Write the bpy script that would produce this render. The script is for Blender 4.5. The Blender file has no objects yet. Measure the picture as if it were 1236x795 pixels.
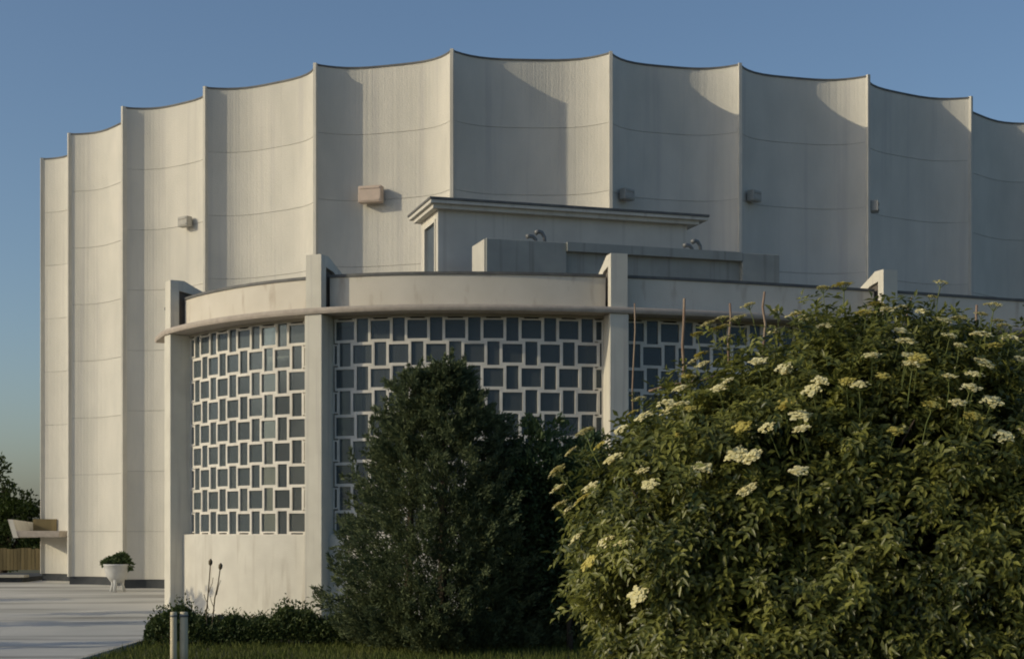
import bpy, math, random
import numpy as np
from mathutils import Vector, Matrix
R = math.radians
scene = bpy.context.scene
C = scene.collection

# ------------------------------------------------------------------ camera, sky, sun
FPX, CX, HY, EYE = 1850.0, 618.0, 640.0, 2.5      # focal length, axis and horizon in photo pixels; eye height
cam = bpy.data.cameras.new('camera'); camo = bpy.data.objects.new('camera', cam); C.objects.link(camo)
camo.location = (0, 0, EYE); camo.rotation_euler = (R(90), 0, 0)
cam.sensor_width = 36; cam.lens = FPX / 1236 * 36
cam.shift_y = (HY - 397.5) / 1236; cam.clip_end = 5000; cam.clip_start = .1
scene.camera = camo
SUN_EL, SUN_AZ = R(21), R(16)                      # sun from the left, a little from behind the camera
tosun = Vector((-math.cos(SUN_AZ) * math.cos(SUN_EL), -math.sin(SUN_AZ) * math.cos(SUN_EL), math.sin(SUN_EL)))
w = bpy.data.worlds.new('World'); scene.world = w; w.use_nodes = True
nt = w.node_tree; bg = nt.nodes['Background']; sky = nt.nodes.new('ShaderNodeTexSky')
sky.sky_type = 'NISHITA'; sky.sun_disc = False; sky.sun_elevation = SUN_EL
sky.sun_rotation = math.atan2(tosun.x, tosun.y)
sky.air_density = 1.0; sky.dust_density = 1.7; sky.ozone_density = 3.0
nt.links.new(sky.outputs[0], bg.inputs[0]); bg.inputs[1].default_value = .110
sl = bpy.data.lights.new('sun', 'SUN'); sl.energy = 2.3; sl.angle = R(.55); sl.color = (1, .875, .625)
so = bpy.data.objects.new('sun', sl); C.objects.link(so); so.rotation_euler = (-tosun).to_track_quat('-Z', 'Y').to_euler()
so.location = (-40, -10, 30)
vs = scene.view_settings; vs.view_transform = 'Standard'; vs.look = 'None'; vs.exposure = 0.0; vs.gamma = 1
scene.cycles.pixel_filter_type = 'BLACKMAN_HARRIS'; scene.cycles.filter_width = 1.9
scene.render.resolution_x, scene.render.resolution_y = 1024, 658

# ------------------------------------------------------------------ materials
def mat(name, c1, c2=None, nscale=2.0, stretch=(1, 1, 1), rough=.85, bump=0., bscale=40., rand=0., spec=.25,
        streak=None, streak_scale=(5, 5, .12), streak_lo=.55, streak_hi=.75, metallic=0., ribs=0.):
    m = bpy.data.materials.new(name); m.use_nodes = True; t = m.node_tree; N = t.nodes; L = t.links
    p = N['Principled BSDF']; p.inputs['Roughness'].default_value = rough
    p.inputs['Specular IOR Level'].default_value = spec; p.inputs['Metallic'].default_value = metallic
    geo = N.new('ShaderNodeNewGeometry')
    def noise(sc, st, det=4):
        mp = N.new('ShaderNodeMapping'); mp.inputs['Scale'].default_value = st
        L.new(geo.outputs['Position'], mp.inputs[0])
        n = N.new('ShaderNodeTexNoise'); n.inputs['Scale'].default_value = sc; n.inputs['Detail'].default_value = det
        L.new(mp.outputs[0], n.inputs[0]); return n.outputs['Fac']
    def mix(f, a, b, mode='MIX'):
        x = N.new('ShaderNodeMix'); x.data_type = 'RGBA'; x.blend_type = mode
        for s, v in ((0, f), (6, a), (7, b)):
            if hasattr(v, 'is_linked'): L.new(v, x.inputs[s])
            else: x.inputs[s].default_value = v if s == 0 else (*v, 1)
        return x.outputs[2]
    def ramp(f, lo, hi):
        r = N.new('ShaderNodeMapRange'); r.inputs[1].default_value = lo; r.inputs[2].default_value = hi
        L.new(f, r.inputs[0]); return r.outputs[0]
    col = mix(ramp(noise(nscale, stretch), .3, .7), c1, c2 or c1)
    if streak:
        col = mix(ramp(noise(1., streak_scale), streak_lo, streak_hi), col, streak)
    if rand:
        oi = N.new('ShaderNodeObjectInfo')
        col = mix(1., col, mix(oi.outputs['Random'], (1 - rand,) * 3, (1 + rand,) * 3), 'MULTIPLY')
    L.new(col, p.inputs['Base Color'])
    if bump:
        b = N.new('ShaderNodeBump'); b.inputs['Strength'].default_value = bump; b.inputs['Distance'].default_value = .03
        h = noise(bscale, (1, 1, 1), 6)
        if ribs:
            h2 = noise(1.6, (ribs, ribs, .05), 2)
            a = N.new('ShaderNodeMath'); a.operation = 'ADD'; L.new(h, a.inputs[0]); L.new(h2, a.inputs[1]); h = a.outputs[0]
        L.new(h, b.inputs['Height']); L.new(b.outputs[0], p.inputs['Normal'])
    return m

def leaf_mat(name, c1, c2, transl=.3, rough=.5, spec=.3, clump=1.2):
    m = bpy.data.materials.new(name); m.use_nodes = True; t = m.node_tree; N = t.nodes; L = t.links
    p = N['Principled BSDF']; p.inputs['Roughness'].default_value = rough; p.inputs['Specular IOR Level'].default_value = spec
    geo = N.new('ShaderNodeNewGeometry'); n = N.new('ShaderNodeTexNoise'); n.inputs['Scale'].default_value = clump
    L.new(geo.outputs['Position'], n.inputs[0])
    a = N.new('ShaderNodeMath'); a.operation = 'MULTIPLY_ADD'; a.inputs[1].default_value = .6
    L.new(geo.outputs['Random Per Island'], a.inputs[0])
    b = N.new('ShaderNodeMath'); b.operation = 'MULTIPLY_ADD'; b.inputs[1].default_value = 1.2; b.inputs[2].default_value = -.4
    L.new(n.outputs['Fac'], b.inputs[0]); L.new(b.outputs[0], a.inputs[2])
    x = N.new('ShaderNodeMix'); x.data_type = 'RGBA'; L.new(a.outputs[0], x.inputs[0])
    x.inputs[6].default_value = (*c1, 1); x.inputs[7].default_value = (*c2, 1)
    L.new(x.outputs[2], p.inputs['Base Color'])
    tr = N.new('ShaderNodeBsdfTranslucent'); L.new(x.outputs[2], tr.inputs[0])
    ms = N.new('ShaderNodeMixShader'); ms.inputs[0].default_value = transl
    L.new(p.outputs[0], ms.inputs[1]); L.new(tr.outputs[0], ms.inputs[2])
    L.new(ms.outputs[0], N['Material Output'].inputs[0])
    return m

def glass_mat():
    m = bpy.data.materials.new('window_glass'); m.use_nodes = True; t = m.node_tree; N = t.nodes; L = t.links
    tr = N.new('ShaderNodeBsdfTransparent'); tr.inputs[0].default_value = (.72, .78, .76, 1)
    gl = N.new('ShaderNodeBsdfGlossy'); gl.inputs['Roughness'].default_value = .10; gl.inputs[0].default_value = (.62, .72, .84, 1)
    fr = N.new('ShaderNodeFresnel'); fr.inputs[0].default_value = 1.42
    ms = N.new('ShaderNodeMixShader'); L.new(fr.outputs[0], ms.inputs[0]); L.new(tr.outputs[0], ms.inputs[1]); L.new(gl.outputs[0], ms.inputs[2])
    df = N.new('ShaderNodeBsdfDiffuse'); df.inputs[0].default_value = (.20, .225, .24, 1)
    m2 = N.new('ShaderNodeMixShader'); m2.inputs[0].default_value = .30; L.new(ms.outputs[0], m2.inputs[1]); L.new(df.outputs[0], m2.inputs[2])
    L.new(m2.outputs[0], N['Material Output'].inputs[0]); return m

M = {
    'panel': mat('cream_concrete', (.63, .60, .53), (.55, .53, .47), 1.1, (1, 1, .5), bump=.5, bscale=25, rand=.035,
                 streak=(.48, .46, .43), streak_scale=(3, 3, .1), streak_lo=.56, streak_hi=.85, ribs=7),
    'backing': mat('joint_mortar', (.40, .385, .35), (.33, .32, .30)),
    'fin': mat('fin_concrete', (.60, .57, .50), (.52, .50, .44), 2, bump=.2, streak=(.40, .38, .34), streak_scale=(8, 8, .15)),
    'coping': mat('roof_flashing', (.10, .10, .10), (.15, .15, .14), 4, rough=.6),
    'plinth': mat('dark_plinth', (.035, .04, .045), (.06, .065, .07), 3, rough=.7, bump=.2),
    'white': mat('painted_render', (.66, .63, .55), (.58, .55, .48), 1.5, bump=.3, bscale=30, streak=(.46, .42, .35), streak_scale=(4, 4, .5), streak_lo=.55, streak_hi=.8),
    'parapet': mat('stained_render', (.66, .61, .52), (.60, .55, .46), 1.3, bump=.3, streak=(.44, .37, .29), streak_scale=(3, 3, .8), streak_lo=.58, streak_hi=.78),
    'lip': mat('weathered_lip', (.47, .41, .35), (.37, .32, .27), 5, bump=.3),
    'pier': mat('pier_concrete', (.66, .63, .54), (.58, .55, .47), 1.6, bump=.25, streak=(.48, .45, .40), streak_scale=(7, 7, .2)),
    'web': mat('dark_web', (.10, .09, .08), (.15, .13, .11), 3),  # dark brown infill set back inside the pier tops
    'block': mat('lattice_concrete', (.74, .70, .62), (.64, .60, .53), 4, bump=.2, rand=.06),
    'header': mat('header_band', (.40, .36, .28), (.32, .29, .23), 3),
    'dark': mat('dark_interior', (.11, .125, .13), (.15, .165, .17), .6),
    'curtain': mat('grey_curtain', (.34, .37, .39), (.22, .25, .27), 1.5, (6, 6, .2)),
    'orange': mat('orange_curtain', (.42, .14, .05), (.30, .10, .04), 2),
    'roofing': mat('grey_roofing', (.22, .21, .20), (.28, .27, .25), 1),
    'cabin': mat('cabin_render', (.58, .56, .50), (.50, .48, .43), 1.2, bump=.25, streak=(.42, .40, .36)),
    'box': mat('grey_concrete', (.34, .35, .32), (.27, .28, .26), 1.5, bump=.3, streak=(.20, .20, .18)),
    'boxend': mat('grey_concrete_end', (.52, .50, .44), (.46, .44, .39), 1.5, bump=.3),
    'door': mat('blue_door', (.07, .09, .11), (.09, .11, .13), 2, rough=.5),
    'metal': mat('grey_metal', (.16, .17, .17), (.22, .22, .22), 5, rough=.5, metallic=.3),
    'fixture': mat('fixture_housing', (.58, .54, .47), (.50, .47, .41), 6, rough=.6),
    'fixture_tan': mat('tan_housing', (.56, .45, .37), (.48, .39, .32), 6, rough=.6),
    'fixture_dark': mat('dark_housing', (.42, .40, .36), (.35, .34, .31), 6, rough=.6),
    'plaza': mat('plaza_paving', (.55, .53, .48), (.46, .45, .41), .35, (1, 1, 1), bump=.3, bscale=12, streak=(.24, .23, .20), streak_scale=(.12, .9, 1), streak_lo=.5, streak_hi=.7),
    'kerb': mat('kerb_stone', (.46, .43, .36), (.38, .36, .30), 3, bump=.3),
    'ground': mat('earth', (.09, .10, .045), (.13, .11, .06), .5, bump=.4, bscale=6),
    'bark': mat('bark', (.10, .075, .05), (.05, .04, .03), 9, (1, 1, .3), bump=.7, bscale=30),
    'shoot': mat('bare_shoot', (.33, .26, .19), (.22, .14, .10), 5),
    'post': mat('cream_post', (.68, .60, .43), (.58, .51, .36), 4, bump=.3, streak=(.42, .37, .26)),
    'plank': mat('fence_wood', (.22, .17, .085), (.15, .12, .06), 3, (1, 1, .2), rand=.2),
    'stalk': mat('dry_stalk', (.16, .13, .08), (.10, .08, .05), 6),
    'urn': mat('white_urn', (.60, .60, .58), (.48, .48, .47), 4),
    'floret': leaf_mat('elder_florets', (.72, .65, .30), (.84, .79, .50), .25, .7, .1, 3),
    'stem_green': mat('green_stalk', (.10, .14, .04), (.16, .18, .06), 8),
    'bud': leaf_mat('elder_buds', (.50, .43, .09), (.66, .58, .20), .3, .7, .1, 3),
    'elder': leaf_mat('elder_leaf', (.016, .038, .016), (.33, .335, .075), .38, .38, .45, 1.4),
    'conifer': leaf_mat('conifer_leaf', (.052, .078, .040), (.18, .21, .095), .25, .6, .2, 1.3),
    'shrub': leaf_mat('shrub_leaf', (.042, .075, .032), (.14, .19, .075), .3, .5, .25, 1.2),
    'hedge': leaf_mat('hedge_leaf', (.034, .058, .018), (.11, .14, .042), .2, .5, .2, 1.5),
    'grass': leaf_mat('grass_blade', (.07, .10, .022), (.16, .17, .05), .25, .6, .1, .8),
    'tree': leaf_mat('tree_leaf', (.020, .038, .010), (.070, .10, .025), .25, .5, .2, .8),
    'glass': glass_mat(),
}

# ------------------------------------------------------------------ mesh helpers
ORG = {}
def mesh(name, v, f, m, smooth=False):
    me = bpy.data.meshes.new(name); me.from_pydata([tuple(p) for p in v], [], f); me.update()
    me.materials.append(M[m])
    if smooth:
        me.polygons.foreach_set('use_smooth', [True] * len(me.polygons))
        if smooth == 'sharp': me.set_sharp_from_angle(angle=R(50))
    return me
def tag(o, label=None, cat=None, group=None, kind=None):
    for k, x in (('label', label), ('category', cat), ('group', group), ('kind', kind)):
        if x: o[k] = x
    return o
def thing(name, label, cat, loc=(0, 0, 0), rz=0, group=None):
    o = bpy.data.objects.new(name, None); C.objects.link(o); o.location = loc; o.rotation_euler = (0, 0, rz)
    o.empty_display_size = .2
    ORG[o] = Vector(loc); return tag(o, label, cat, group)
def link(name, me, parent=None, loc=(0, 0, 0), rz=0):
    o = bpy.data.objects.new(name, me); C.objects.link(o); o.location = loc; o.rotation_euler = (0, 0, rz)
    if parent: o.parent = parent
    return o
def root_of(o):
    while o.parent: o = o.parent
    return o
def wpart(name, v, f, m, parent, smooth=False):
    """vertices in world coordinates, stored relative to the (unrotated) thing"""
    g = ORG[root_of(parent)]
    return link(name, mesh(name, [(p[0] - g.x, p[1] - g.y, p[2] - g.z) for p in v], f, m, smooth), parent)
def boxvf(x0, x1, y0, y1, z0, z1):
    v = [(x, y, z) for z in (z0, z1) for x, y in ((x0, y0), (x1, y0), (x1, y1), (x0, y1))]
    return v, [(3, 2, 1, 0), (4, 5, 6, 7), (0, 1, 5, 4), (1, 2, 6, 5), (2, 3, 7, 6), (3, 0, 4, 7)]
def join(*vfs):
    V, Fc = [], []
    for v, f in vfs:
        n = len(V); V += list(v); Fc += [tuple(i + n for i in q) for q in f]
    return V, Fc
def bevel(o, w=.02, seg=2):
    b = o.modifiers.new('bevel', 'BEVEL'); b.width = w; b.segments = seg; b.limit_method = 'ANGLE'; return o
def tube(pts, rad, n=8, cap=True):
    pts = [Vector(p) for p in pts]; rad = rad if hasattr(rad, '__len__') else [rad] * len(pts)
    V, Fc = [], []
    for i, p in enumerate(pts):
        d = (pts[min(i + 1, len(pts) - 1)] - pts[max(i - 1, 0)]).normalized()
        a = d.cross(Vector((0, 0, 1)) if abs(d.z) < .9 else Vector((1, 0, 0))).normalized(); b = d.cross(a)
        for k in range(n):
            t = 2 * math.pi * k / n; V.append(p + (a * math.cos(t) + b * math.sin(t)) * rad[i])
    for i in range(len(pts) - 1):
        for k in range(n):
            Fc.append((i * n + k, i * n + (k + 1) % n, (i + 1) * n + (k + 1) % n, (i + 1) * n + k))
    if cap: Fc += [tuple(range(n - 1, -1, -1)), tuple((len(pts) - 1) * n + k for k in range(n))]
    return V, Fc
def lathe(prof, n=24, c=(0, 0)):
    V, Fc = [], []
    for r, z in prof:
        for k in range(n):
            t = 2 * math.pi * k / n; V.append((c[0] + r * math.cos(t), c[1] + r * math.sin(t), z))
    for i in range(len(prof) - 1):
        for k in range(n):
            Fc.append((i * n + k, i * n + (k + 1) % n, (i + 1) * n + (k + 1) % n, (i + 1) * n + k))
    Fc.append(tuple(range(n - 1, -1, -1))); Fc.append(tuple((len(prof) - 1) * n + k for k in range(n)))
    return V, Fc
def at(px, py, Y):
    """point at depth Y seen at photo pixel px, py"""
    return Vector(((px - CX) * Y / FPX, Y, EYE + (HY - py) * Y / FPX))

# ------------------------------------------------------------------ ground
def sheet(name, poly, z, m):
    o = link(name, mesh(name, [(x, y, z) for x, y in poly], [tuple(range(len(poly)))], m)); o['kind'] = 'structure'; return o
sheet('ground', [(-1500, -300), (1500, -300), (1500, 2500), (-1500, 2500)], 0, 'ground')
def plaza_z(y): return float(np.interp(y, [36, 52, 66], [.004, .36, .42]))
pv = [(x, y, plaza_z(y)) for y in (6, 36, 40, 44, 48, 52, 66) for x in (-70, -8.2 if y < 49 else -9.6)]
po = link('plaza', mesh('plaza', pv, [(2 * i, 2 * i + 1, 2 * i + 3, 2 * i + 2) for i in range(6)], 'plaza')); po['kind'] = 'structure'
kb = link('kerb', mesh('kerb', *boxvf(-8.2, -8.05, 6, 36, -.1, .11), 'kerb')); kb['kind'] = 'structure'; bevel(kb, .015)

# ------------------------------------------------------------------ round fluted hall
HT = 15.5; TOP = EYE + HT
RP = [(50, 193), (83, 163), (148, 131), (247, 107), (380, 79), (545, 62), (737, 65), (893, 79), (1048, 93), (1172, 119), (1246, 150)]
ridge = []
for px, py in RP:
    Y = FPX * HT / (HY - py); ridge.append(((px - CX) * Y / FPX, Y))
DC = (1.9, 74.3)
def dpt(deg, r=23.): return (DC[0] - r * math.sin(R(deg)), DC[1] - r * math.cos(R(deg)))
left = [dpt(76.8)]
right = [dpt(-60.5, 23.6)]
ridges = left + ridge + right
hall = thing('round_hall', 'tall round cream hall with concave fluted walls, towering behind the curved glazed wing', 'building', (DC[0], DC[1], 0))
US = [.5 - .5 * math.cos(math.pi * (i / 18)) for i in range(19)]
SAG, EXP = .9, 3.5
def flute(a, b, u, off=0):
    a = Vector(a); b = Vector(b); c = b - a; n = Vector((-c.y, c.x)).normalized()
    return a + c * u + n * (SAG * (1 - abs(2 * u - 1) ** EXP) + off)
ROW = 2.22; PL = .70
def strip(a, b, z0, z1, o0, o1, us=US):
    """solid curved strip following the flute between depths o0 (front) and o1 (back)"""
    V = []; n = len(us)
    for u in us:
        p = flute(a, b, u, o0); q = flute(a, b, u, o1)
        V += [(p.x, p.y, z0), (p.x, p.y, z1), (q.x, q.y, z1), (q.x, q.y, z0)]
    Fc = [(0, 1, 2, 3)]
    for i in range(n - 1):
        k = 4 * i
        Fc += [(k, k + 4, k + 5, k + 1), (k + 1, k + 5, k + 6, k + 2), (k + 2, k + 6, k + 7, k + 3), (k + 3, k + 7, k + 4, k)]
    k = 4 * (n - 1); Fc.append((k, k + 3, k + 2, k + 1))
    return V, Fc
for i in range(len(ridges) - 1):
    a, b = ridges[i], ridges[i + 1]
    v, f = strip(a, b, 0, ROW - .015, 0, .12)
    me = mesh('panel', [(p[0] - DC[0], p[1] - DC[1], p[2]) for p in v], f, 'panel', 'sharp')
    n = 0; z = TOP
    while z - ROW > PL:
        link('panel', me, hall, (0, 0, z - ROW + .015)); z -= ROW
    wpart('panel', *strip(a, b, PL + .01, z, 0, .12), 'panel', hall, 'sharp')
    wpart('joint_backing', *strip(a, b, PL, TOP - .02, .022, .3), 'backing', hall)
    wpart('coping', *strip(a, b, TOP + .003, TOP + .06, -.03, .42), 'coping', hall, 'sharp')
    wpart('plinth', *strip(a, b, 0, PL, .03, .35), 'plinth', hall, 'sharp')
for (x, y) in ridges[:-1]:
    d = Vector((x - DC[0], y - DC[1])).normalized(); t = Vector((-d.y, d.x)); p = Vector((x, y))
    V = []
    for zz in (PL, TOP + .075):
        for s, e in ((-.045, .04), (.06, .04), (.09, -.3), (-.05, -.3)):
            q = p + t * s + d * e; V.append((q.x, q.y, zz))
    wpart('ridge_fin', V, boxvf(0, 1, 0, 1, 0, 1)[1], 'fin', hall)
# the rest of the drum, behind
V, Fc = [], []; angs = [76.8 + k * (234.6 - 11.9) / 60 for k in range(61)]
rear = []
for k, a_ in enumerate(angs):
    ph = (k % 3) / 3; rr = 23.0 - (.8 if k % 3 else 0); rear.append(dpt(a_, rr))
rear[-1] = ridges[-1]
for (x, y) in rear: V += [(x, y, 0), (x, y, TOP)]
Fc = [(2 * i, 2 * i + 2, 2 * i + 3, 2 * i + 1) for i in range(len(rear) - 1)]
wpart('rear_wall', V, Fc, 'panel', hall)
outline = []
for i in range(len(ridges) - 1):
    for u in US[:-1:3]:
        q = flute(ridges[i], ridges[i + 1], u, .35); outline.append((q.x, q.y))
outline += [(DC[0] + (x - DC[0]) * .985, DC[1] + (y - DC[1]) * .985) for x, y in rear[::-1]]
wpart('roof', [(x, y, TOP - .15) for x, y in outline], [tuple(range(len(outline)))], 'roofing', hall)

# little box fixtures fixed in the flutes
def wall_fixture(k, u, z, label, w_=.8, h_=.55, dep=.42, fm='fixture_tan'):
    a, b = ridge[k], ridge[k + 1]
    p = flute(a, b, u); q = flute(a, b, u + .02); d = (q - p).normalized(); rz = math.atan2(d.y, d.x)
    t = thing('wall_floodlight', label, 'floodlight', (p.x, p.y, z), rz, 'box fixtures on the fluted wall')
    o = link('housing', mesh('housing', *boxvf(-w_ / 2, w_ / 2, -dep, -.1, -h_ / 2, h_ / 2), fm), t); bevel(o, .02)
    link('bracket', mesh('bracket', *boxvf(-.12, .12, -.12, .06, -.12, .12), 'metal'), t)
    for z_ in (-1, 1): link('front_trim', mesh('front_trim', *boxvf(-w_ / 2 + .05, w_ / 2 - .05, -dep - .02, -dep - .002, z_ * (h_ / 2 - .075) - .025, z_ * (h_ / 2 - .075) + .025), fm), t)
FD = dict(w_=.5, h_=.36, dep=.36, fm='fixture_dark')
FX = [(2, .60, 269, 'small box floodlight on the sunlit flute above the tall piers, casting an L-shaped shadow'),
      (4, .36, 237, 'pinkish tan box floodlight beside the rooftop cabin, half in a ridge shadow'),
      (6, .13, 236, 'box floodlight just above the right end of the rooftop cabin roof, in shade'),
      (7, .12, 238, 'box floodlight on the shaded flute to the right of the rooftop cabin'),
      (8, .05, 250, 'box floodlight beside the ridge above the shaded pier top behind the elder')]
for k, u, py, lab in FX:
    Y = flute(ridge[k], ridge[k + 1], u).y; wall_fixture(k, u, EYE + (HY - py) * Y / FPX, lab, **({} if k == 4 else FD))

# ------------------------------------------------------------------ curved glazed wing
KN = [0, 3, 6, 9, 12, 16, 20, 25, 30, 34]
TH = [-1.25, -.998, -.726, -.394, -.043, .199, .319, .361, .383, .405]
SS = np.linspace(0, 34, 1361); th_ = np.interp(SS, KN, TH); ds_ = SS[1] - SS[0]
XS = -10.836 + np.concatenate([[0], np.cumsum(np.cos((th_[:-1] + th_[1:]) / 2) * ds_)])
YS = 47.522 + np.concatenate([[0], np.cumsum(np.sin((th_[:-1] + th_[1:]) / 2) * ds_)])
def rp(s, off=0, back=None):
    x = np.interp(s, SS, XS); y = np.interp(s, SS, YS); t = np.interp(s, SS, th_)
    return Vector((x + math.sin(t) * off, y - math.cos(t) * off))
def rh(s): return float(np.interp(s, SS, th_))
def s_at(px, off):
    best = min(SS, key=lambda s: abs(CX + FPX * rp(s, off).x / rp(s, off).y - px)); return float(best)
def sweep(s0, s1, prof, n=None, closed=True):
    n = n or max(2, int((s1 - s0) / .25) + 1); V, Fc = [], []; m = len(prof)
    for i in range(n):
        s = s0 + (s1 - s0) * i / (n - 1)
        for off, z in prof:
            o_ = off(s) if callable(off) else off
            p = rp(s, o_); V.append((p.x, p.y, z))
    for i in range(n - 1):
        for k in range(m if closed else m - 1):
            k2 = (k + 1) % m; Fc.append((i * m + k, i * m + k2, (i + 1) * m + k2, (i + 1) * m + k))
    if closed: Fc += [tuple(range(m - 1, -1, -1)), tuple((n - 1) * m + k for k in range(m))]
    return V, [q[::-1] for q in Fc]
def rect(o0, o1, z0, z1): return [(o0, z0), (o1, z0), (o1, z1), (o0, z1)]
PIER_OFF, PW = .45, .52
S2 = s_at(377.5, PIER_OFF); S3 = s_at(748, PIER_OFF); S4 = s_at(1075, PIER_OFF); S1 = s_at(202, PIER_OFF); S5 = S4 + (S4 - S3)
piers = [S1, S2, S3, S4, S5]
wing = thing('curved_wing', 'curved cream wing with lattice windows, tall piers and a projecting canopy lip', 'building', (3, 46, 0))
SILL, LTOP, LIP0, LIP1, PTOP, PIERTOP = 2.39, 8.13, 8.22, 8.38, 9.23, 9.80
SEND, SBEG = 33.8, .7
for s in piers:
    p = rp(s); t = rh(s); d = Vector((math.sin(t), -math.cos(t))); e = Vector((math.cos(t), math.sin(t)))
    def pr(prof, hw, name, m, parent=wing):
        V = [];
        for sg in (-1, 1):
            for off, z in prof:
                q = p + d * off + e * hw * sg; V.append((q.x, q.y, z))
        n = len(prof); Fc = [tuple(range(n)), tuple(range(2 * n - 1, n - 1, -1))] + [(k, n + k, n + (k + 1) % n, (k + 1) % n) for k in range(n)]
        return wpart(name, V, [q[::-1] for q in Fc], m, parent)
    col = pr([(PIER_OFF, 0), (PIER_OFF, LIP0), (-.45, LIP0), (-.45, 0)], PW / 2, 'pier', 'pier'); bevel(col, .02)
    # above the lip: an upright with a strip sloping back to the roof and a dark web between
    cap = pr([(PIER_OFF - .02, LIP1), (PIER_OFF - .02, PIERTOP), (.02, PIERTOP), (-.3, PIERTOP - .16), (-1.15, PTOP + .02), (-1.35, PTOP - .3), (-1.1, PTOP - .3), (-.25, PIERTOP - .38), (.17, PIERTOP - .30), (.17, LIP1)], PW / 2 - .03, 'pier_top', 'pier')
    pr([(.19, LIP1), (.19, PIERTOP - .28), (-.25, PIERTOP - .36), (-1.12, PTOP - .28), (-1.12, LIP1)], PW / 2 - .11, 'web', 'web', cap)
for i in range(5):
    s0 = SBEG if i == 0 else piers[i - 1]; s1 = piers[i] if i < 5 else SEND
    g = PW / 2 - .01
    wpart('parapet', *sweep(s0 + (g if i else 0), s1 - g, rect(0, -.25, LIP1 - .01, PTOP)), 'parapet', wing, 'sharp')
    wpart('parapet_coping', *sweep(s0 + (g if i else 0), s1 - g, rect(.035, -.29, PTOP + .003, PTOP + .075)), 'coping', wing)
lo = lambda s: .3 + .2 * min(1, max(0, (s - SBEG) / 2))
lo2 = lambda s: lo(s) + .03
wpart('canopy', *sweep(SBEG, SEND, [(-.4, LIP0), (lo, LIP0), (lo2, LIP0 + .05), (lo2, LIP1 - .04), (lo, LIP1), (-.4, LIP1)], 140), 'lip', wing, 'sharp')
for i in range(4):
    a, b = piers[i] + PW / 2 - .01, piers[i + 1] - PW / 2 + .01
    wpart('low_wall', *sweep(a, b, rect(.06, -.4, 0, SILL)), 'white', wing, 'sharp')
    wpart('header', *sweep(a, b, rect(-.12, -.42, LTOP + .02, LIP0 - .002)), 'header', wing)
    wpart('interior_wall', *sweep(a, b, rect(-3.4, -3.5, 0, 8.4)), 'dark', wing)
# roof deck and end wall
ins = [rp(s, -.24) for s in np.linspace(SBEG, SEND, 60)]
bk = [Vector((19.6, 59.5)), Vector((16, 56)), Vector((8, 52)), Vector((3, 50.6)), Vector((-3, 50.8)), Vector((-8, 52.8)), Vector((-9.8, 53.5))]
wpart('roof', [(p.x, p.y, z) for z in (8.5, 8.62) for p in ins + bk],
      [tuple(range(len(ins) + len(bk)))[::-1], tuple(range(len(ins) + len(bk), 2 * (len(ins) + len(bk))))], 'roofing', wing)
e0 = rp(S1, -.3)
wpart('end_wall', *boxvf(e0.x + .1, e0.x + .4, e0.y, 55.5, 0, 8.49), 'white', wing)
wpart('end_wall', *boxvf(rp(SEND).x - .4, rp(SEND).x - .1, rp(SEND).y + .3, 60, 0, 8.49), 'white', wing)

# lattice: every block is a short concrete box tube, wide and narrow ones alternating
PER, WW, NW = 1.02, .612, .408
NR = 9; RHT = (LTOP - SILL) / NR; DEP = .15; STEP = .035
def block_vf(w_, h_, lug):
    t_ = .038; hw, hh = w_ / 2, h_ / 2
    o4 = [(-hw, -hh), (hw, -hh), (hw, hh), (-hw, hh)]; i4 = [(-hw + t_, -hh + t_), (hw - t_, -hh + t_), (hw - t_, hh - t_), (-hw + t_, hh - t_)]
    V = [(x, y, z) for y in (-DEP / 2, DEP / 2) for x, z in o4 + i4]; Fc = []
    for k in range(4):
        j = (k + 1) % 4
        Fc += [(k, j, 4 + j, 4 + k), (8 + j, 8 + k, 12 + k, 12 + j), (k, 8 + k, 8 + j, j), (4 + k, 4 + j, 12 + j, 12 + k)]
    if lug:
        L_ = (WW - NW) / 2
        parts = [(V, Fc)]
        for sx in (-1, 1):
            for sz in (-1, 1):
                x0, x1 = sorted((sx * hw, sx * (hw - L_ - .002))); z0, z1 = sorted((sz * (hh - .003), sz * (hh + STEP)))
                parts.append(boxvf(x0, x1, -DEP / 2 + .004, DEP / 2 - .004, z0, z1))
        V, Fc = join(*parts)
    return V, Fc
wide_me = mesh('grid_block', *block_vf(WW - .004, RHT - 2 * STEP, True), 'block')
nar_me = mesh('grid_block', *block_vf(NW - .004, RHT + 2 * STEP - .004, False), 'block')
def pane_me(w_, h_):
    return mesh('pane', *boxvf(-w_ / 2, w_ / 2, -.006, .006, -h_ / 2, h_ / 2), 'glass')
wp, np_ = pane_me(WW - .08, RHT - 2 * STEP - .08), pane_me(NW - .08, RHT + 2 * STEP - .08)
rng = random.Random(5)
def custom_block(w_, h_): return mesh('grid_block', *block_vf(w_, h_, False), 'block')
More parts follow.
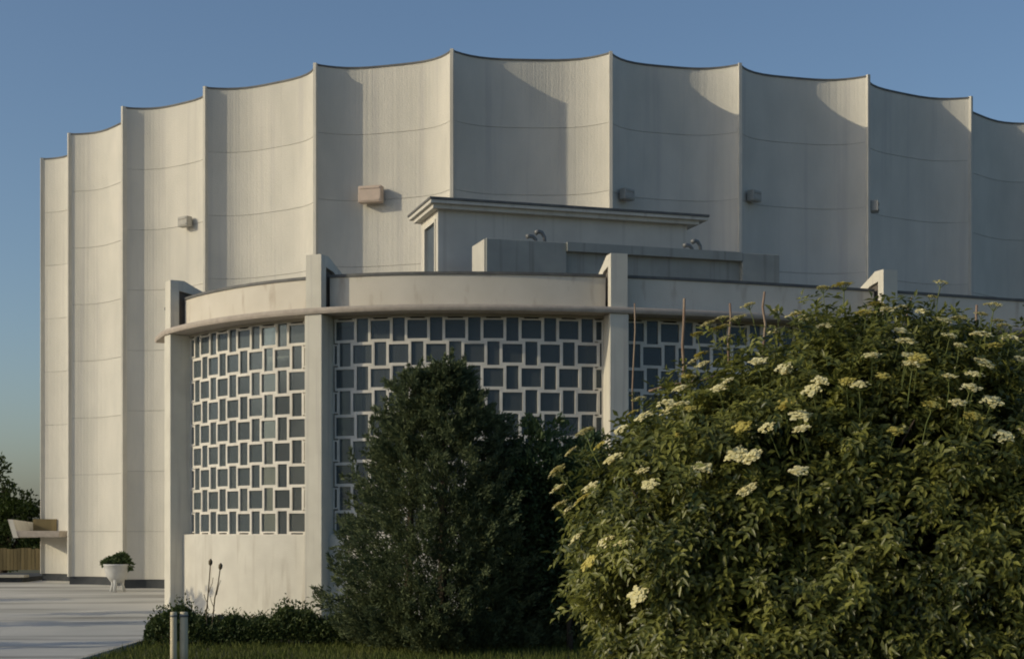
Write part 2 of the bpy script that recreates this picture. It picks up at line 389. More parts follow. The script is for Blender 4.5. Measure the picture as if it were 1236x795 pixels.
for bi in range(4):
    a, b = piers[bi] + PW / 2 + .002, piers[bi + 1] - PW / 2 - .002
    lat = wpart('lattice_window', *sweep(a, b, rect(-.10, -.36, SILL - .002, SILL + .012), 30), 'block', wing)
    detailed = bi < 3
    joined = []
    for r in range(NR):
        zc = SILL + .012 + (r + .5) * RHT
        s = a - (PER * .5 if r % 2 else 0) + (.05 if bi else -.3)
        k = 0
        while s < b:
            wdt = WW if k % 2 == 0 else NW
            s0, s1 = s, s + wdt; s = s1; k += 1
            c0, c1 = max(s0, a), min(s1, b)
            if c1 - c0 < .12: continue
            full = c1 - c0 > wdt - .001; sc = (c0 + c1) / 2
            p = rp(sc, -.24); rz = rh(sc); g = ORG[wing]
            isw = wdt == WW; h_ = RHT - 2 * STEP if isw else RHT + 2 * STEP - .004
            if detailed:
                me = (wide_me if isw else nar_me) if full else custom_block(c1 - c0 - .004, h_)
                link('grid_block', me, lat, (p.x - g.x, p.y - g.y, zc), rz + rng.uniform(-.006, .006))
                pm = (wp if isw else np_) if full else pane_me(c1 - c0 - .08, h_ - .08)
                q = rp(sc, -.215); link('pane', pm, lat, (q.x - g.x, q.y - g.y, zc), rz + rng.uniform(-.012, .012))
            else:
                v, f = block_vf(c1 - c0 - .004, h_, isw and full); cr, sr = math.cos(rz), math.sin(rz)
                joined.append(([(p.x + x * cr - y * sr, p.y + x * sr + y * cr, zc + z) for x, y, z in v], f))
    if joined:
        wpart('grid_blocks', *join(*joined), 'block', lat)['kind'] = 'stuff'
        wpart('pane', *sweep(a, b, rect(-.225, -.235, SILL + .02, LTOP)), 'glass', lat)
def curtain(s0, s1, z0, z1, m, off=-.75):
    n = max(6, int((s1 - s0) / .04)); V = []
    for i in range(n + 1):
        s = s0 + (s1 - s0) * i / n; p = rp(s, off + .05 * math.sin(i * 1.1) + .02 * math.sin(i * 2.7)); V += [(p.x, p.y, z0), (p.x, p.y, z1)]
    wpart('curtain', V, [(2 * i, 2 * i + 2, 2 * i + 3, 2 * i + 1) for i in range(n)], m, wing)
curtain(S2 - 1.0, S2 - .65, 2.4, 8.1, 'curtain')
curtain(S1 + 2.6, S1 + 2.9, 2.4, 6.1, 'curtain', -.9)
curtain(S2 + .55, S2 + .95, 2.4, 4.1, 'orange'); curtain(S2 + .6, S2 + 2.3, 4.3, 7.6, 'curtain', -1.3)

# ------------------------------------------------------------------ rooftop cabin, box and vent pipes
def rooftop():
    A = at(520, 240, 44.0); rz = math.atan2(46.56 - 44.0, 5.96 + 2.33); ztop = A.z; base = 8.62; H = ztop - base
    t = thing('rooftop_cabin', 'flat roofed rooftop cabin with overhanging eaves standing on the curved wing', 'cabin', (A.x, A.y, base), rz)
    W, D = 8.68, 2.55
    def lp(name, vf, m, parent=t): return link(name, mesh(name, *vf, m), parent)
    r_ = lp('roof_slab', boxvf(-.0, W, 0, D + .2, H - .10, H), 'cabin'); bevel(r_, .01)
    lp('roof_edge', boxvf(-.03, W + .03, -.03, D + .23, H + .003, H + .07), 'coping', r_)
    lp('eaves_beam', boxvf(.1, W - .25, .12, D, H - .22, H - .102), 'cabin')
    lp('front_wall', boxvf(.30, W - .55, .34, .5, 0, H - .222), 'cabin')
    lp('back_wall', boxvf(.30, W - .55, D - .3, D - .15, 0, H - .222), 'cabin')
    lp('side_wall', boxvf(W - .72, W - .552, .502, D - .302, 0, H - .222), 'cabin')
    lp('side_wall', join(boxvf(.302, .47, .502, .62, 0, H - .222), boxvf(.302, .47, D - .62, D - .302, 0, H - .222), boxvf(.302, .47, .62, D - .62, H - .5, H - .222)), 'white')
    dr = lp('door', boxvf(.36, .41, .63, D - .63, 0, H - .51), 'door')
    lp('door_frame', join(boxvf(.27, .36, .60, .68, 0, H - .44), boxvf(.27, .36, D - .68, D - .60, 0, H - .44), boxvf(.27, .36, .68, D - .68, H - .52, H - .44)), 'white', dr)
    lp('door_handle', boxvf(.30, .36, .80, .84, 1.0, 1.15), 'metal', dr)
    B = at(587, 287, 42.3); Hb = B.z - base; rz = math.atan2(44.97 - 42.3, 7.83 + .71); Lb = 8.95; Db = 1.35
    t2 = thing('rooftop_duct', 'long low grey concrete duct box on the roof in front of the cabin', 'duct', (B.x, B.y, base), rz)
    def lq(name, vf, m, parent=t2): return link(name, mesh(name, *vf, m), parent)
    zr = .42
    bevel(lq('end_block', boxvf(0, 2.35, 0, Db, zr, Hb), 'box'), .02)
    bevel(lq('end_block', boxvf(Lb - 1.2, Lb, -.05, Db, zr, Hb - .0), 'box'), .02)
    lq('lid_beam', boxvf(2.352, Lb - 1.202, -.06, Db, Hb - .24, Hb + .01), 'box')
    lq('side_panel', boxvf(2.352, Lb - 1.202, .12, Db - .02, zr, Hb - .242), 'box')
    lq('base_ledge', boxvf(-.05, Lb + .05, -.14, Db + .05, zr - .10, zr - .002), 'box')
    lq('base_wall', boxvf(.15, Lb - .15, .1, Db - .1, 0, zr - .102), 'plinth')
    lq('end_plate', boxvf(-.04, -.002, .06, Db - .06, zr + .06, Hb - .02), 'boxend')
    cr, sr = math.cos(rz), math.sin(rz)
    for k, (lx, lab) in enumerate(((1.5, 'pair of bent grey vent pipes over the solid end of the duct box'), (6.3, 'pair of bent grey vent pipes over the recessed side of the duct box'))):
        q = thing('vent_pipes', lab, 'vent pipe', (B.x + lx * cr - .5 * sr, B.y + lx * sr + .5 * cr, B.z + (.0 if k == 0 else .01)), rz, 'vent pipes on the rooftop duct')
        for j, (dx, hh) in enumerate(((0, .22), (.26, .36))):
            pts = [(dx + .12, 0, 0), (dx + .10, 0, hh * .6), (dx + .02, 0, hh * .95), (dx - .10, -.02, hh), (dx - .17, -.03, hh * .86)]
            o = link('pipe', mesh('pipe', *tube(pts, [.05, .05, .055, .065, .07], 10), 'metal', True), q)
            link('collar', mesh('collar', *lathe([(.08, .0), (.08, .05), (.055, .06)], 12, (dx + .12, 0)), 'metal'), o)
rooftop()

# ------------------------------------------------------------------ foliage
def leaves(cen, axis, nrm, ln, wd, fold=.25):
    """one folded leaf (two triangles) for each row; returns verts, tris"""
    n = len(cen); axis = axis / np.linalg.norm(axis, axis=1, keepdims=True)
    side = np.cross(axis, nrm); side /= np.linalg.norm(side, axis=1, keepdims=True) + 1e-9
    up = np.cross(side, axis); ln = np.broadcast_to(ln, n)[:, None]; wd = np.broadcast_to(wd, n)[:, None]
    base = cen; tip = cen + axis * ln - up * ln * .12
    l = cen + axis * ln * .45 + side * wd / 2 + up * wd * fold; r = cen + axis * ln * .45 - side * wd / 2 + up * wd * fold
    V = np.stack([base, l, tip, r], 1).reshape(-1, 3)
    k = np.arange(n)[:, None] * 4
    T = np.concatenate([k + [[0, 2, 1]], k + [[0, 3, 2]]], 1).reshape(-1, 3)
    return V, T
def npmesh(name, V, T, m):
    me = bpy.data.meshes.new(name); n = len(V); f = len(T)
    me.vertices.add(n); me.vertices.foreach_set('co', np.ascontiguousarray(V, np.float32).ravel())
    me.loops.add(3 * f); me.loops.foreach_set('vertex_index', np.ascontiguousarray(T, np.int32).ravel())
    me.polygons.add(f); me.polygons.foreach_set('loop_start', np.arange(0, 3 * f, 3, dtype=np.int32))
    me.polygons.foreach_set('loop_total', np.full(f, 3, np.int32))
    me.update(calc_edges=True); me.validate(); me.materials.append(M[m]); return me
def unit(n, g):
    v = g.normal(size=(n, 3)); return v / np.linalg.norm(v, axis=1, keepdims=True)
def lump(d, seed, k=7, amp=.12, freq=4.0):
    """smooth pseudo-noise on directions"""
    g = np.random.default_rng(seed); o = np.zeros(len(d))
    for _ in range(k):
        q = g.normal(size=3) * freq; o += np.sin(d @ q + g.uniform(0, 6.28))
    return amp * o / math.sqrt(k)

# --- elder shrub in flower
LOBES = [((1060, 640), 285, 246), ((866, 690), 163, 212), ((980, 590), 150, 150), ((1235, 660), 250, 236), ((1085, 550), 150, 168), ((950, 790), 178, 200), ((1160, 800), 230, 200)]
EY = 16.0; ESC = FPX / EY
lob = []
for (px, py), rx, rz_ in LOBES:
    c = at(px, py, EY + (.3 if px > 1000 else 0)); lob.append((np.array(c), np.array([rx / ESC, min(2.0, rx / ESC * .95), rz_ / ESC])))
eb = Vector((at(1000, 640, EY).x, EY + .2, 0))
elder = thing('elder_shrub', 'big elder shrub covered in flat creamy flower heads in front of the wing', 'shrub', eb)
ge = np.random.default_rng(11)
def elder_leaves(n_comp):
    P, O = [], []
    area = np.array([l[1][0] * l[1][2] for l in lob]); area /= area.sum()
    for li, (c, r) in enumerate(lob):
        n = int(n_comp * area[li]); d = unit(n, ge)
        rad = (1 + lump(d, 20 + li, 9, .10, 6)) * np.where(ge.random(n) < .62, ge.uniform(.86, 1.03, n), ge.uniform(.45, .88, n))
        p = c + d * r * rad[:, None]
        keep = p[:, 2] > .15
        for lj, (c2, r2) in enumerate(lob):
            if lj != li: keep &= np.linalg.norm((p - c2) / r2, axis=1) > .8
        o = d / r; o /= np.linalg.norm(o, axis=1, keepdims=True)
        P.append(p[keep]); O.append(o[keep])
    return np.concatenate(P), np.concatenate(O)
pc, oc = elder_leaves(5600); kk = 14
p = np.repeat(pc, kk, 0) + ge.normal(size=(len(pc) * kk, 3)) * np.array([.10, .10, .085]); o = np.repeat(oc, kk, 0); o = o + unit(len(o), ge) * .45
fill = [c_ + unit(1800, ge) * r_ * ge.uniform(.25, .78, (1800, 1)) for c_, r_ in lob]      # older leaves deep inside the crown
fill = np.concatenate(fill); fill = fill[fill[:, 2] > .2]; p = np.concatenate([p, fill]); o = np.concatenate([o, unit(len(fill), ge)])
o /= np.linalg.norm(o, axis=1, keepdims=True); n = len(p)
ax = o * .8 + unit(n, ge) * .75 + np.array([0, 0, -.25]); ax /= np.linalg.norm(ax, axis=1, keepdims=True)
nm = o * .9 + np.array([0, 0, .7]) + unit(n, ge) * .5
sd = np.cross(ax, nm); sd /= np.linalg.norm(sd, axis=1, keepdims=True)
size = ge.uniform(.75, 1.2, n); size[n - len(fill):] *= 1.7
VV, TT = [], []; off = 0
for t_, sgn in ((.35, 1), (.35, -1), (.68, 1), (.68, -1), (1, 0)):
    b = p + ax * (.17 * t_ * size)[:, None] - np.array([0, 0, 1]) * (.05 * t_ * t_ * size)[:, None]
    la = ax * (.55 if sgn else 1) + sd * sgn * .9 - np.array([0, 0, .25]) + unit(n, ge) * .15
    v, t = leaves(b, la, nm, .100 * size * ge.uniform(.85, 1.15, n), .043 * size)
    VV.append(v); TT.append(t + off); off += len(v)
V = np.concatenate(VV) - np.array(eb); T = np.concatenate(TT)
link('leaves', npmesh('leaves', V, T, 'elder'), elder)['kind'] = 'stuff'
# stems inside the crown
def limb(p0, p1, r0, r1, wob, g, n=6):
    p0, p1 = Vector(p0), Vector(p1); pts = []
    for i in range(n):
        f = i / (n - 1); pts.append(p0.lerp(p1, f) + Vector(g.normal(size=3)) * wob * math.sin(math.pi * f))
    return tube(pts, [r0 + (r1 - r0) * i / (n - 1) for i in range(n)], 7)
for li in (0, 1, 2, 3, 4, 5):
    c = lob[li][0]; st = []
    b0 = eb + Vector((ge.uniform(-.5, .5), ge.uniform(-.3, .3), 0)); top = Vector(c) + Vector((0, 0, .2))
    st.append(limb(b0, top, .07, .035, .12, ge))
    for _ in range(5):
        e_ = c + unit(1, ge)[0] * lob[li][1] * .9; st.append(limb(Vector(b0).lerp(top, ge.uniform(.5, 1)), e_, .03, .008, .08, ge))
    v, f = join(*st); wpart('stem', v, f, 'bark', elder, True)
# dead shoots poking out above the foliage
for (x0, y0, x1, y1, r_) in ((823, 470, 826, 360, .018), (880, 440, 881, 366, .015), (921, 430, 923, 352, .016), (1176, 420, 1179, 368, .017), (764, 500, 766, 366, .010), (783, 472, 868, 452, .014), (1090, 400, 1101, 358, .010), (640, 610, 641, 560, .0)):
    if r_: wpart('bare_shoot', *limb(at(x0, y0, EY + .6), at(x1, y1, EY + .6), r_, r_ * .8, .012, ge, 5), 'shoot', elder, True)
# flower heads: flat umbels on the crown surface
def umbel_mesh(seed, m='floret'):
    g = np.random.default_rng(seed); n = 95
    r = np.sqrt(g.random(n)) * .1; a = g.uniform(0, 6.28, n); clus = .78 + .22 * np.sin(a * 5 + g.uniform(0, 6))
    c = np.c_[r * np.cos(a) * clus, r * np.sin(a) * clus, .03 - r * r * 2.2 + g.normal(0, .004, n)]
    q = .012 + g.random(n) * .007; V, T = [], []
    tilt = unit(n, g) * .35
    for i in range(n):
        nn = Vector((tilt[i][0], tilt[i][1], 1)).normalized(); u = nn.orthogonal().normalized(); v = nn.cross(u); k = len(V); ph = g.uniform(0, 6)
        for j in range(5):
            t_ = ph + j * 1.2566; V.append(Vector(c[i]) + (u * math.cos(t_) + v * math.sin(t_)) * q[i])
        T.append((k, k + 1, k + 2, k + 3, k + 4))
    me = bpy.data.meshes.new('flower_head'); me.from_pydata([tuple(x) for x in V], [], T); me.materials.append(M[m])
    me.materials.append(M['stem_green']); k0 = len(me.polygons)
    me2 = bpy.data.meshes.new('flower_head'); st = []
    for j in range(6):
        a_ = j * 1.047 + .3; rr_ = .06 if j else 0
        st.append(tube([(0, 0, -.05), (rr_ * math.cos(a_), rr_ * math.sin(a_), .02 - rr_ * rr_ * 2)], .0035, 3, False))
    st.append(tube([(0, 0, -.32), (.01, 0, -.15), (0, 0, -.05)], .005, 4, False))
    sv, sf = join(*st); nv = len(V)
    me2.from_pydata([tuple(x) for x in V] + [tuple(x) for x in sv], [], T + [tuple(i + nv for i in q_) for q_ in sf])
    me2.materials.append(M[m]); me2.materials.append(M['stem_green'])
    me2.polygons.foreach_set('material_index', [0] * len(T) + [1] * len(sf)); me2.update()
    return me2
    return me
UM = [umbel_mesh(s, 'bud' if s in (2, 5) else 'floret') for s in range(9)]
z3 = [(740, 180), (750, 210), (860, 130), (660, 330), (780, 440), (735, 470), (575, 470), (510, 530), (570, 540), (400, 510), (430, 585), (340, 635), (300, 745), (555, 670), (830, 630), (940, 620), (805, 725), (880, 740), (1005, 385), (1000, 530), (890, 355), (675, 375), (770, 260), (590, 420), (640, 245), (180, 640), (130, 710), (690, 190), (960, 245), (965, 145), (640, 355), (520, 560), (385, 570), (600, 560), (250, 690), (720, 215), (810, 170)]
z4 = [(55, 460), (190, 500), (165, 545), (300, 500), (350, 530), (440, 480), (565, 440), (540, 350), (400, 410), (510, 305), (690, 262), (760, 255), (755, 370), (710, 325), (850, 430), (820, 485), (800, 540), (815, 640), (940, 730), (1020, 710), (910, 370), (1000, 425), (970, 340), (925, 258), (530, 200), (460, 220), (610, 222), (375, 235), (200, 120), (290, 120), (680, 105), (905, 188), (120, 705), (50, 595), (105, 640), (490, 705), (130, 245), (210, 275), (845, 240), (945, 285), (720, 490), (890, 580), (760, 590), (640, 610), (420, 190), (640, 170), (590, 415), (545, 405), (100, 240), (850, 325)]
z5 = [(285, 20), (410, 80), (435, 125), (625, 70), (780, 10), (855, 20), (840, 148), (75, 150), (205, 140), (80, 212), (125, 222), (260, 350), (205, 430), (395, 560), (70, 70), (315, 365), (170, 180), (155, 340), (205 + 825, 70)]
UP = [(660 + x / 3.457, 350 + y / 3.457) for x, y in z3] + [(936 + x / 3.457, 330 + y / 3.457) for x, y in z4] + [(660 + x / 3.383, 560 + y / 3.383) for x, y in z5]
E0 = np.array([0, 0, EYE])
for i, (px, py) in enumerate(UP):
    d = np.array([(px - CX) / FPX, 1, (HY - py) / FPX]); best = None; near = None
    for c, r in lob:
        rr = r * 1.06; oo = (E0 - c) / rr; dd = d / rr
        A_, B_, C_ = dd @ dd, 2 * oo @ dd, oo @ oo - 1; D_ = B_ * B_ - 4 * A_ * C_
        if D_ >= 0:
            t_ = (-B_ - math.sqrt(D_)) / (2 * A_)
            if best is None or t_ < best[0]: best = (t_, c, r)
        tm = -B_ / (2 * A_); m_ = np.linalg.norm(oo + dd * tm)
        if near is None or m_ < near[3]: near = (tm, c, r, m_)
    t_, c, r = (best or near)[:3]; q = E0 + d * t_; nrm = (q - c) / r ** 2; nrm /= np.linalg.norm(nrm)
    nrm = nrm * .75 + np.array([0, 0, .75]) + unit(1, ge)[0] * .22; q = q + nrm * .10
    o_ = link('flower_head', UM[int(ge.integers(9))], elder, Vector(q) - eb)
    o_.rotation_mode = 'QUATERNION'; o_.rotation_quaternion = Vector(nrm).to_track_quat('Z', 'Y') @ Matrix.Rotation(ge.uniform(0, 6), 4, 'Z').to_quaternion()
    s_ = ge.uniform(.8, 1.3); o_.scale = (s_, s_ * ge.uniform(.8, 1), s_)

# --- generic crowns
def shell_leaves(shape, n, g, ln, wd, upb=.2, outb=.8, rnd=.7, inner=.25):
    """shape(dirs)->points on the crown surface and outward dirs for unit samples"""
    p, o = shape(n, g, inner)
    ax = o * outb + unit(n, g) * rnd + np.array([0, 0, upb]); nm = o * .6 + unit(n, g) * .6 + np.array([0, 0, .5])
    s = g.uniform(.7, 1.25, n)
    return leaves(p, ax, nm, ln * s, wd * s)
def cone_shape(cx, cy, z0, z1, r0, pw, seed, tipx=0):
    def f(n, g, inner):
        u = g.random(n) ** 1.6; a = g.uniform(0, 2 * math.pi, n); z = z0 + (z1 - z0) * u
        prof = np.minimum(1, (1 - u) ** pw) * np.minimum(1, .72 + u * 1.6)
        d = np.c_[np.cos(a), np.sin(a), u * 3]
        rad = r0 * prof * (1 + lump(d, seed, 8, .13, 3.2) + lump(d, seed + 1, 8, .07, 9)) * np.where(g.random(n) < inner, g.uniform(.45, .9, n), g.uniform(.88, 1.04, n)) + .03
        spike = (g.random(n) < .08) * g.random(n) * .16
        rad = rad + spike
        return np.c_[cx + tipx * u + rad * np.cos(a), cy + rad * np.sin(a), z], np.c_[np.cos(a), np.sin(a), .35 + 0 * a]
    return f
def lobes_shape(L, seed):
    ar = np.array([l[1][0] * l[1][2] for l in L]); ar = ar / ar.sum()
    def f(n, g, inner):
        idx = g.choice(len(L), n, p=ar); c = np.array([l[0] for l in L])[idx]; r = np.array([l[1] for l in L])[idx]
        d = unit(n, g); rad = (1 + lump(d + idx[:, None] * 3.1, seed, 8, .13, 4.5)) * np.where(g.random(n) < inner, g.uniform(.4, .9, n), g.uniform(.85, 1.06, n))
        return c + d * r * rad[:, None], d
    return f
def plant(name, label, cat, base, crown_vf, leaf_m, trunk=None, group=None):
    t = thing(name, label, cat, base, 0, group)
    V, T = crown_vf; link('crown', npmesh('crown', V - np.array(base), T, leaf_m), t)['kind'] = 'stuff'
    if trunk: wpart('trunk', *trunk, 'bark', t, True)
    return t
gc = np.random.default_rng(3)
def merge(*vt):
    VV, TT, o = [], [], 0
    for v, t in vt: VV.append(v); TT.append(t + o); o += len(v)
    return np.concatenate(VV), np.concatenate(TT)
# dark conifer in front of the lattice
cb = at(520, 0, 32); cb = Vector((cb.x, 32, 0))
def sprays(cen, ax, length, width, per, g, ln, wd, droop=0.):
    """fans of small leaves: one tapering spray for each centre"""
    k = len(cen); ax = ax / np.linalg.norm(ax, axis=1, keepdims=True)
    t = g.random((k, per)) ; L = np.broadcast_to(length, k)[:, None] * g.uniform(.7, 1.3, (k, 1))
    sp = g.normal(size=(k, per, 3)) * (width * (1.05 - t ** 1.5))[:, :, None]
    P = cen[:, None] + ax[:, None] * (t * L)[:, :, None] + sp; P[:, :, 2] -= droop * (t * L) ** 2
    A = (ax[:, None] + g.normal(size=(k, per, 3)) * .45).reshape(-1, 3); n = k * per; s = g.uniform(.7, 1.3, n)
    return leaves(P.reshape(-1, 3), A, unit(n, g), ln * s, wd * s)
def conifer_sprays(n, cx, cy, zs, rs, g, seed):
    z = zs[0] + (zs[-1] - zs[0]) * g.random(n) ** 1.6; a = g.uniform(0, 6.2832, n)
    r = np.interp(z, zs, rs) * (1 + lump(np.c_[np.cos(a), np.sin(a), z * .8], seed, 8, .22, 2.4)) * np.where(g.random(n) < .3, g.uniform(.35, .8, n), g.uniform(.70, .92, n)) * np.where(g.random(n) < .09, 1.2, 1)
    return np.c_[cx + r * np.cos(a), cy + r * np.sin(a), z], np.c_[np.cos(a), np.sin(a), g.uniform(.25, 1.1, n)]
ZS = [.15, .77, 2.33, 3.2, 3.9, 4.6, 5.05, 5.45, 5.75]; RS = [1.8, 2.05, 1.8, 1.62, 1.32, .86, .48, .2, .04]
cc, ca = conifer_sprays(1750, cb.x + .3, 32.0, ZS, RS, gc, 41)
c1 = sprays(cc, ca, .44, .085, 72, gc, .11, .03)
cc, ca = conifer_sprays(170, cb.x - .35, 31.9, [3.9, 5.0, 5.7], [.75, .45, .05], gc, 44)
c2 = sprays(cc, ca, .46, .06, 60, gc, .10, .028)
tips = np.array([[cb.x + dx, 32 + dy, z] for dx, dy, z in ((-.45, -.2, 5.35), (-.62, 0, 5.1), (-.2, -.3, 5.2), (.1, -.1, 5.5), (.42, -.1, 5.75), (.3, -.2, 5.5), (.62, -.1, 5.35), (.8, -.2, 5.0), (-.95, -.3, 4.6), (-1.2, -.4, 4.2), (1.15, -.3, 4.5), (1.4, -.5, 4.0), (-1.5, -.4, 3.5), (1.0, -.5, 4.7))])
c3 = sprays(tips, np.tile([[.05, 0, 1.]], (len(tips), 1)) + gc.normal(0, .12, (len(tips), 3)), .62, .055, 130, gc, .10, .028)
tk = join(tube([(cb.x + .25, 32, 0), (cb.x + .27, 32, 3), (cb.x + .35, 32, 5.9)], [.13, .09, .02], 8), tube([(cb.x - .5, 31.9, 0), (cb.x - .42, 31.9, 2.6), (cb.x - .3, 31.9, 5.4)], [.10, .07, .02], 8))
plant('conifer_tree', 'dark green conical conifer with two leading tips in front of the lattice window', 'conifer', cb, merge(c1, c2, c3), 'conifer', tk)
def clumpy(L, seed, n, g, per, ln, wd, size=.34, inner=.3):
    p, o = lobes_shape(L, seed)(n, g, inner)
    keep = np.ones(n, bool)
    return sprays(p - o * size * .5, o + unit(n, g) * .5, size, size * .36, per, g, ln, wd, .3)
# broad-leaved tree to its right
tb = Vector((at(688, 0, 31.5).x, 31.5, 0))
L_ = [((tb.x - .45, 32.3, 2.9), (1.15, 1.1, 1.75)), ((tb.x + .35, 32.2, 2.6), (1.0, 1.0, 1.75)), ((tb.x - 1.2, 32.4, 2.1), (1.1, 1.0, 1.6)), ((tb.x + .1, 32.2, 1.3), (1.4, 1.0, .9))]
tk = join(limb((tb.x, 31.5, 0), (tb.x - .1, 32.2, 3.6), .07, .03, .05, gc), limb((tb.x, 31.6, .9), (tb.x + .5, 32.2, 3.2), .04, .015, .05, gc), limb((tb.x, 31.6, .8), (tb.x - 1.1, 32.4, 2.8), .04, .015, .05, gc))
plant('leafy_tree', 'dark small-leaved tree with a thin stem between the conifer and the elder', 'tree', tb, clumpy(L_, 61, 1100, gc, 55, .12, .06), 'shrub', tk)
# low hedge at the foot of the wing
hb = Vector((-5.7, 33.6, 0))
def hedge_shape(n, g, inner):
    x = g.uniform(-7.95, -3.4, n); a = g.uniform(0, math.pi, n)
    top = .56 + .10 * np.sin(x * 2.3) + .07 * np.sin(x * 5.1 + 1) + .05 * np.sin(x * 11)
    rad = np.where(g.random(n) < inner, g.uniform(.5, .95, n), g.uniform(.92, 1.08, n)) + (g.random(n) < .1) * g.random(n) * .4
    c, s = np.cos(a), np.sin(a); e = .55
    end = np.minimum(1, np.minimum(x + 8.05, -3.3 - x) / .35) ** .5
    y = 33.6 + .75 * np.sign(c) * np.abs(c) ** e * rad * end; z = top * np.abs(s) ** e * rad * end
    return np.c_[x, y, z], np.c_[0 * a, c, s + .2]
hedge = plant('hedge', 'low rough dark green hedge growing along the foot of the white low wall', 'hedge', hb, shell_leaves(hedge_shape, 26000, gc, .085, .04, .3, .6, .8), 'hedge')
for x in np.arange(-7.7, -3.5, .45): wpart('stem', *limb((x, 33.6, 0), (x + gc.uniform(-.1, .1), 33.6 + gc.uniform(-.3, .3), .6), .02, .008, .03, gc, 4), 'bark', hedge, True)
# trees beyond the fence and by the plaza
def tree(label, base, h, rc, seed, n=9000, ln=.3, group=None, low=.3):
    g = np.random.default_rng(seed); b = Vector(base); L = []; br = []
    for k in range(9):
        a = g.uniform(0, 6.28); f = g.random(); rr = rc * g.uniform(.42, .62); q = rc * .62 * math.sqrt(g.random()) * (1.1 - .6 * f)
        c = (b.x + q * math.cos(a), b.y + q * math.sin(a), h * low + rr * .7 + (h * (1 - low) - rr * 1.6) * f); L.append((c, (rr, rr, rr * .85)))
        br.append(limb((b.x, b.y, h * low * .9), c, rc * .035, rc * .012, .1, g, 5))
    br.append(limb(b, (b.x, b.y, h * .75), rc * .07, rc * .03, .08, g))
    return plant('broadleaf_tree', label, 'tree', b, clumpy(L, seed, n // 45, g, 45, ln * .8, ln * .45, rc * .2, .35), 'tree', join(*br), group)
tree('dark leafy tree rising behind the wooden fence beside the hall', (-25.2, 76, 0), 6.2, 2.9, 71, 9000, .26, low=.12)
tree('lower leafy tree filling the gap between fence and hall canopy', (-23.0, 78, 0), 4.6, 1.9, 72, 6000, .24, low=.1)
tree('spreading tree at the far end of the wooden fence', (-30.5, 78, 0), 7.5, 3.2, 75, 7000, .28, low=.2)
for i, (x, y, h_, rc, low, lab) in enumerate(((-19.5, 37.2, 4.6, 1.2, .35, 'slim young tree standing on the open paving'), (-19.8, 40.9, 6.2, 1.0, .45, 'taller young tree on the paving farther from the hedge'), (-24.5, 46.5, 4.6, 1.3, .4, 'young tree on the paving opposite the white urn'), (-17.5, 31.5, 4.4, 1.3, .3, 'bushy young tree on the paving across from the cream posts'))):
    tree(lab, (x, y, plaza_z(y)), h_, rc, 80 + i, 3500, .16, 'young trees on the paving', low)
for i in range(7):  # unseen row added to block bright low sky mirrored in the window panes
    tree('tall added tree in the unseen row past the paving, screening low sky glow', (-68 - 5 * (i % 2), 2 + i * 11, 0), 13 + 1.5 * (i % 3), 6.2, 100 + i, 6000, .7, 'added trees screening sky glow from the panes', .12)
# dry stalks
for i, (x0, y0, x1, y1, lab) in enumerate(((249, 745, 254, 679, 'upright dry weed stalk with a knob head in front of the low wall'), (253, 745, 266, 684, 'slanting dry weed stalk with a knob head in front of the low wall'))):
    Yw = 33.0; p0, p1 = at(x0, y0, Yw), at(x1, y1, Yw); p0.z = 0
    t = thing('dry_weed', lab, 'weed', p0, 0, 'dry weed stalks')
    wpart('stem', *limb(p0, p1, .018, .012, .02, gc), 'stalk', t, True)
    for sg in (-1, 1):
        m_ = p0.lerp(p1, .55 + .1 * sg); wpart('twig', *limb(m_, m_ + Vector((.09 * sg, 0, .32)), .009, .006, .01, gc, 4), 'stalk', t, True)
    d = (p1 - p0).normalized()
    wpart('seed_head', *tube([p1 - d * .06, p1 - d * .02, p1 + d * .04, p1 + d * .09], [.012, .042, .045, .012], 8), 'stalk', t, True)
# grass verge
g = np.random.default_rng(8); n = 45000
gx = g.uniform(-8.0, 9, n); gy = g.uniform(25.5, 39, n); keep = ~((gx < -3.3) & (gy > 33.2) & (gy < 34.2)); gx, gy = gx[keep], gy[keep]; n = len(gx)
v, t = leaves(np.c_[gx, gy, np.zeros(n)], np.c_[g.normal(0, .35, n), g.normal(0, .35, n), np.ones(n)], unit(n, g), g.uniform(.07, .22, n), .02, 0)
go = link('grass', npmesh('grass', v, t, 'grass')); tag(go, 'short rough grass verge in front of the curved wing', 'grass', kind='stuff')

# ------------------------------------------------------------------ posts, urn, fence, side canopy
for i, (px, lab) in enumerate(((209.5, 'thin cream concrete post at the corner of the verge, farther from the hedge'), (222, 'thicker cream concrete post at the corner of the verge, nearer the hedge'))):
    Y = 28.0 + .1 * i; q = at(px, 738, Y); r_ = .060 + .014 * i
    t = thing('concrete_post', lab, 'post', (q.x, Y, 0), 0, 'cream posts by the hedge')
    link('shaft', mesh('shaft', *lathe([(r_ * 1.02, -.05), (r_, .3), (r_ * .98, q.z - .02), (r_ * .9, q.z)], 20), 'post', True), t)
    link('cap_ring', mesh('cap_ring', *lathe([(r_ * 1.04, q.z - .09), (r_ * 1.06, q.z - .07), (r_ * 1.04, q.z - .05)], 20), 'metal', True), t)
uY = 53.5; uq = at(141, 712, uY); uz = plaza_z(uY)
t = thing('stone_urn', 'white footed urn planter with dark green plant at the foot of the hall', 'planter', (uq.x, uY, uz))
link('bowl', mesh('bowl', *lathe([(.12, .32), (.22, .36), (.36, .55), (.42, .78), (.45, .90), (.47, .92), (.47, .97), (.40, .97), (.36, .9)], 28), 'urn', True), t)
for k in range(3):
    a = k * 2.094 + .5; link('foot', mesh('foot', *tube([(.26 * math.cos(a), .26 * math.sin(a), 0), (.19 * math.cos(a), .19 * math.sin(a), .25), (.20 * math.cos(a), .20 * math.sin(a), .46)], [.07, .06, .08], 8), 'urn', True), t)
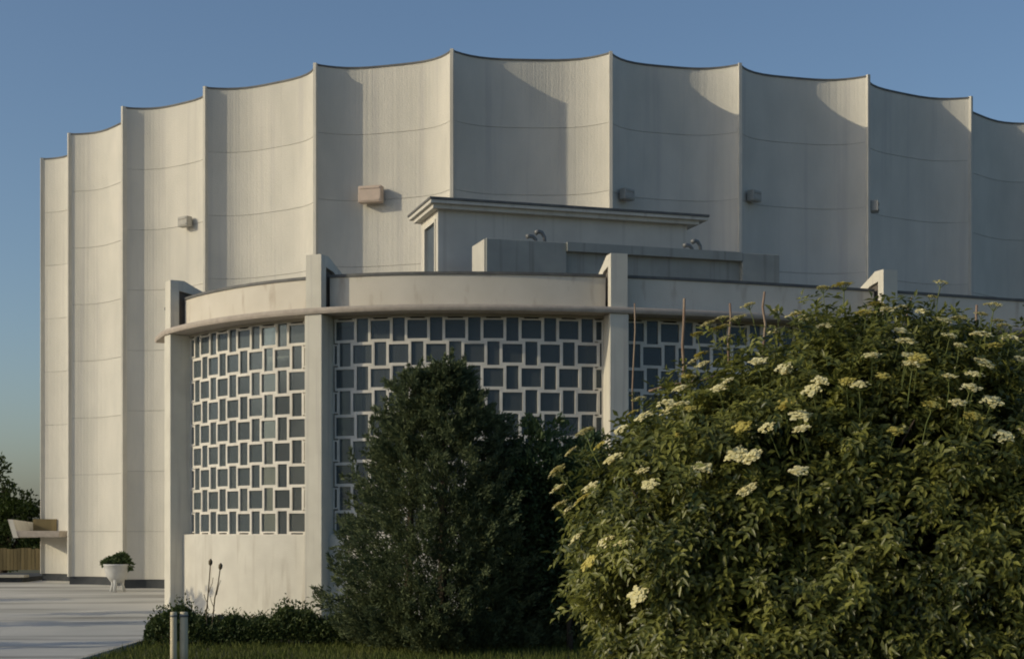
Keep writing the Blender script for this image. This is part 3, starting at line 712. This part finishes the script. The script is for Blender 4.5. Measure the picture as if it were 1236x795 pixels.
gp = np.random.default_rng(9)
pl = plant('urn_plant', 'dark green leafy plant mounded in the white urn', 'plant', Vector((uq.x, uY, .92 + uz)), shell_leaves(lobes_shape([((uq.x, uY, uz + 1.02), (.42, .36, .15)), ((uq.x + .15, uY, uz + 1.15), (.22, .22, .17)), ((uq.x - .3, uY, uz + .98), (.2, .2, .08)), ((uq.x + .42, uY, uz + .92), (.1, .14, .14))], 5), 1500, gp, .13, .06), 'shrub')
# raised terrace edge left of the hall
te = link('terrace', mesh('terrace', *join(boxvf(-60, -19.9, 62.2, 69, 0, .60)), 'plinth')); te['kind'] = 'structure'
tt = link('terrace_kerb', mesh('terrace_kerb', *boxvf(-60, -19.75, 62.05, 62.7, .603, .70), 'kerb')); tt['kind'] = 'structure'
# fence: each board its own piece
fn = thing('wooden_fence', 'weathered brown board fence beside the round hall', 'fence', (-25, 71.2, .25))
bd = mesh('board', *boxvf(-.075, .075, -.012, .012, 0, 1.0), 'plank')
for i in range(60):
    o = link('board', bd, fn, (3.25 - i * .165, random.Random(i).uniform(-.01, .01), .42)); o.scale = (1, 1, random.Random(i + 99).uniform(.97, 1.03))
for z in (.62, 1.18): link('rail', mesh('rail', *boxvf(-6.6, 3.3, .02, .07, z, z + .09), 'plank'), fn)
for k in range(4): link('fence_post', mesh('fence_post', *boxvf(-6.5 + k * 3.2, -6.4 + k * 3.2, .075, .17, 0, 1.4), 'plank'), fn)
# side canopy
cl = at(17, 648, 62.0); cr_ = at(72, 648, 62.0)
sc = thing('side_canopy', 'small cantilevered concrete door canopy with an upstand on the side of the hall', 'canopy', (cr_.x, 62.0, cl.z))
wd = cr_.x - cl.x
bevel(link('slab', mesh('slab', *boxvf(-wd, 0, 0, 2.6, 0, .26), 'lip'), sc), .015)
v = [(-wd - .03, y, z) for y, z in ((-.02, -.02), (2.6, -.02), (2.6, .62), (-.02, .72))] + [(-wd + .17, y, z) for y, z in ((-.02, -.02), (2.6, -.02), (2.6, .62), (-.02, .72))]
v = [(x - (.22 if z > .3 else 0), y, z) for x, y, z in v]
link('upstand', mesh('upstand', v, [(0, 1, 2, 3), (7, 6, 5, 4), (0, 3, 7, 4), (1, 5, 6, 2), (3, 2, 6, 7), (0, 4, 5, 1)], 'white'), sc)
link('back_board', mesh('back_board', *boxvf(-wd + .17, -.7, 1.9, 2.0, .262, .75), 'plank'), sc)
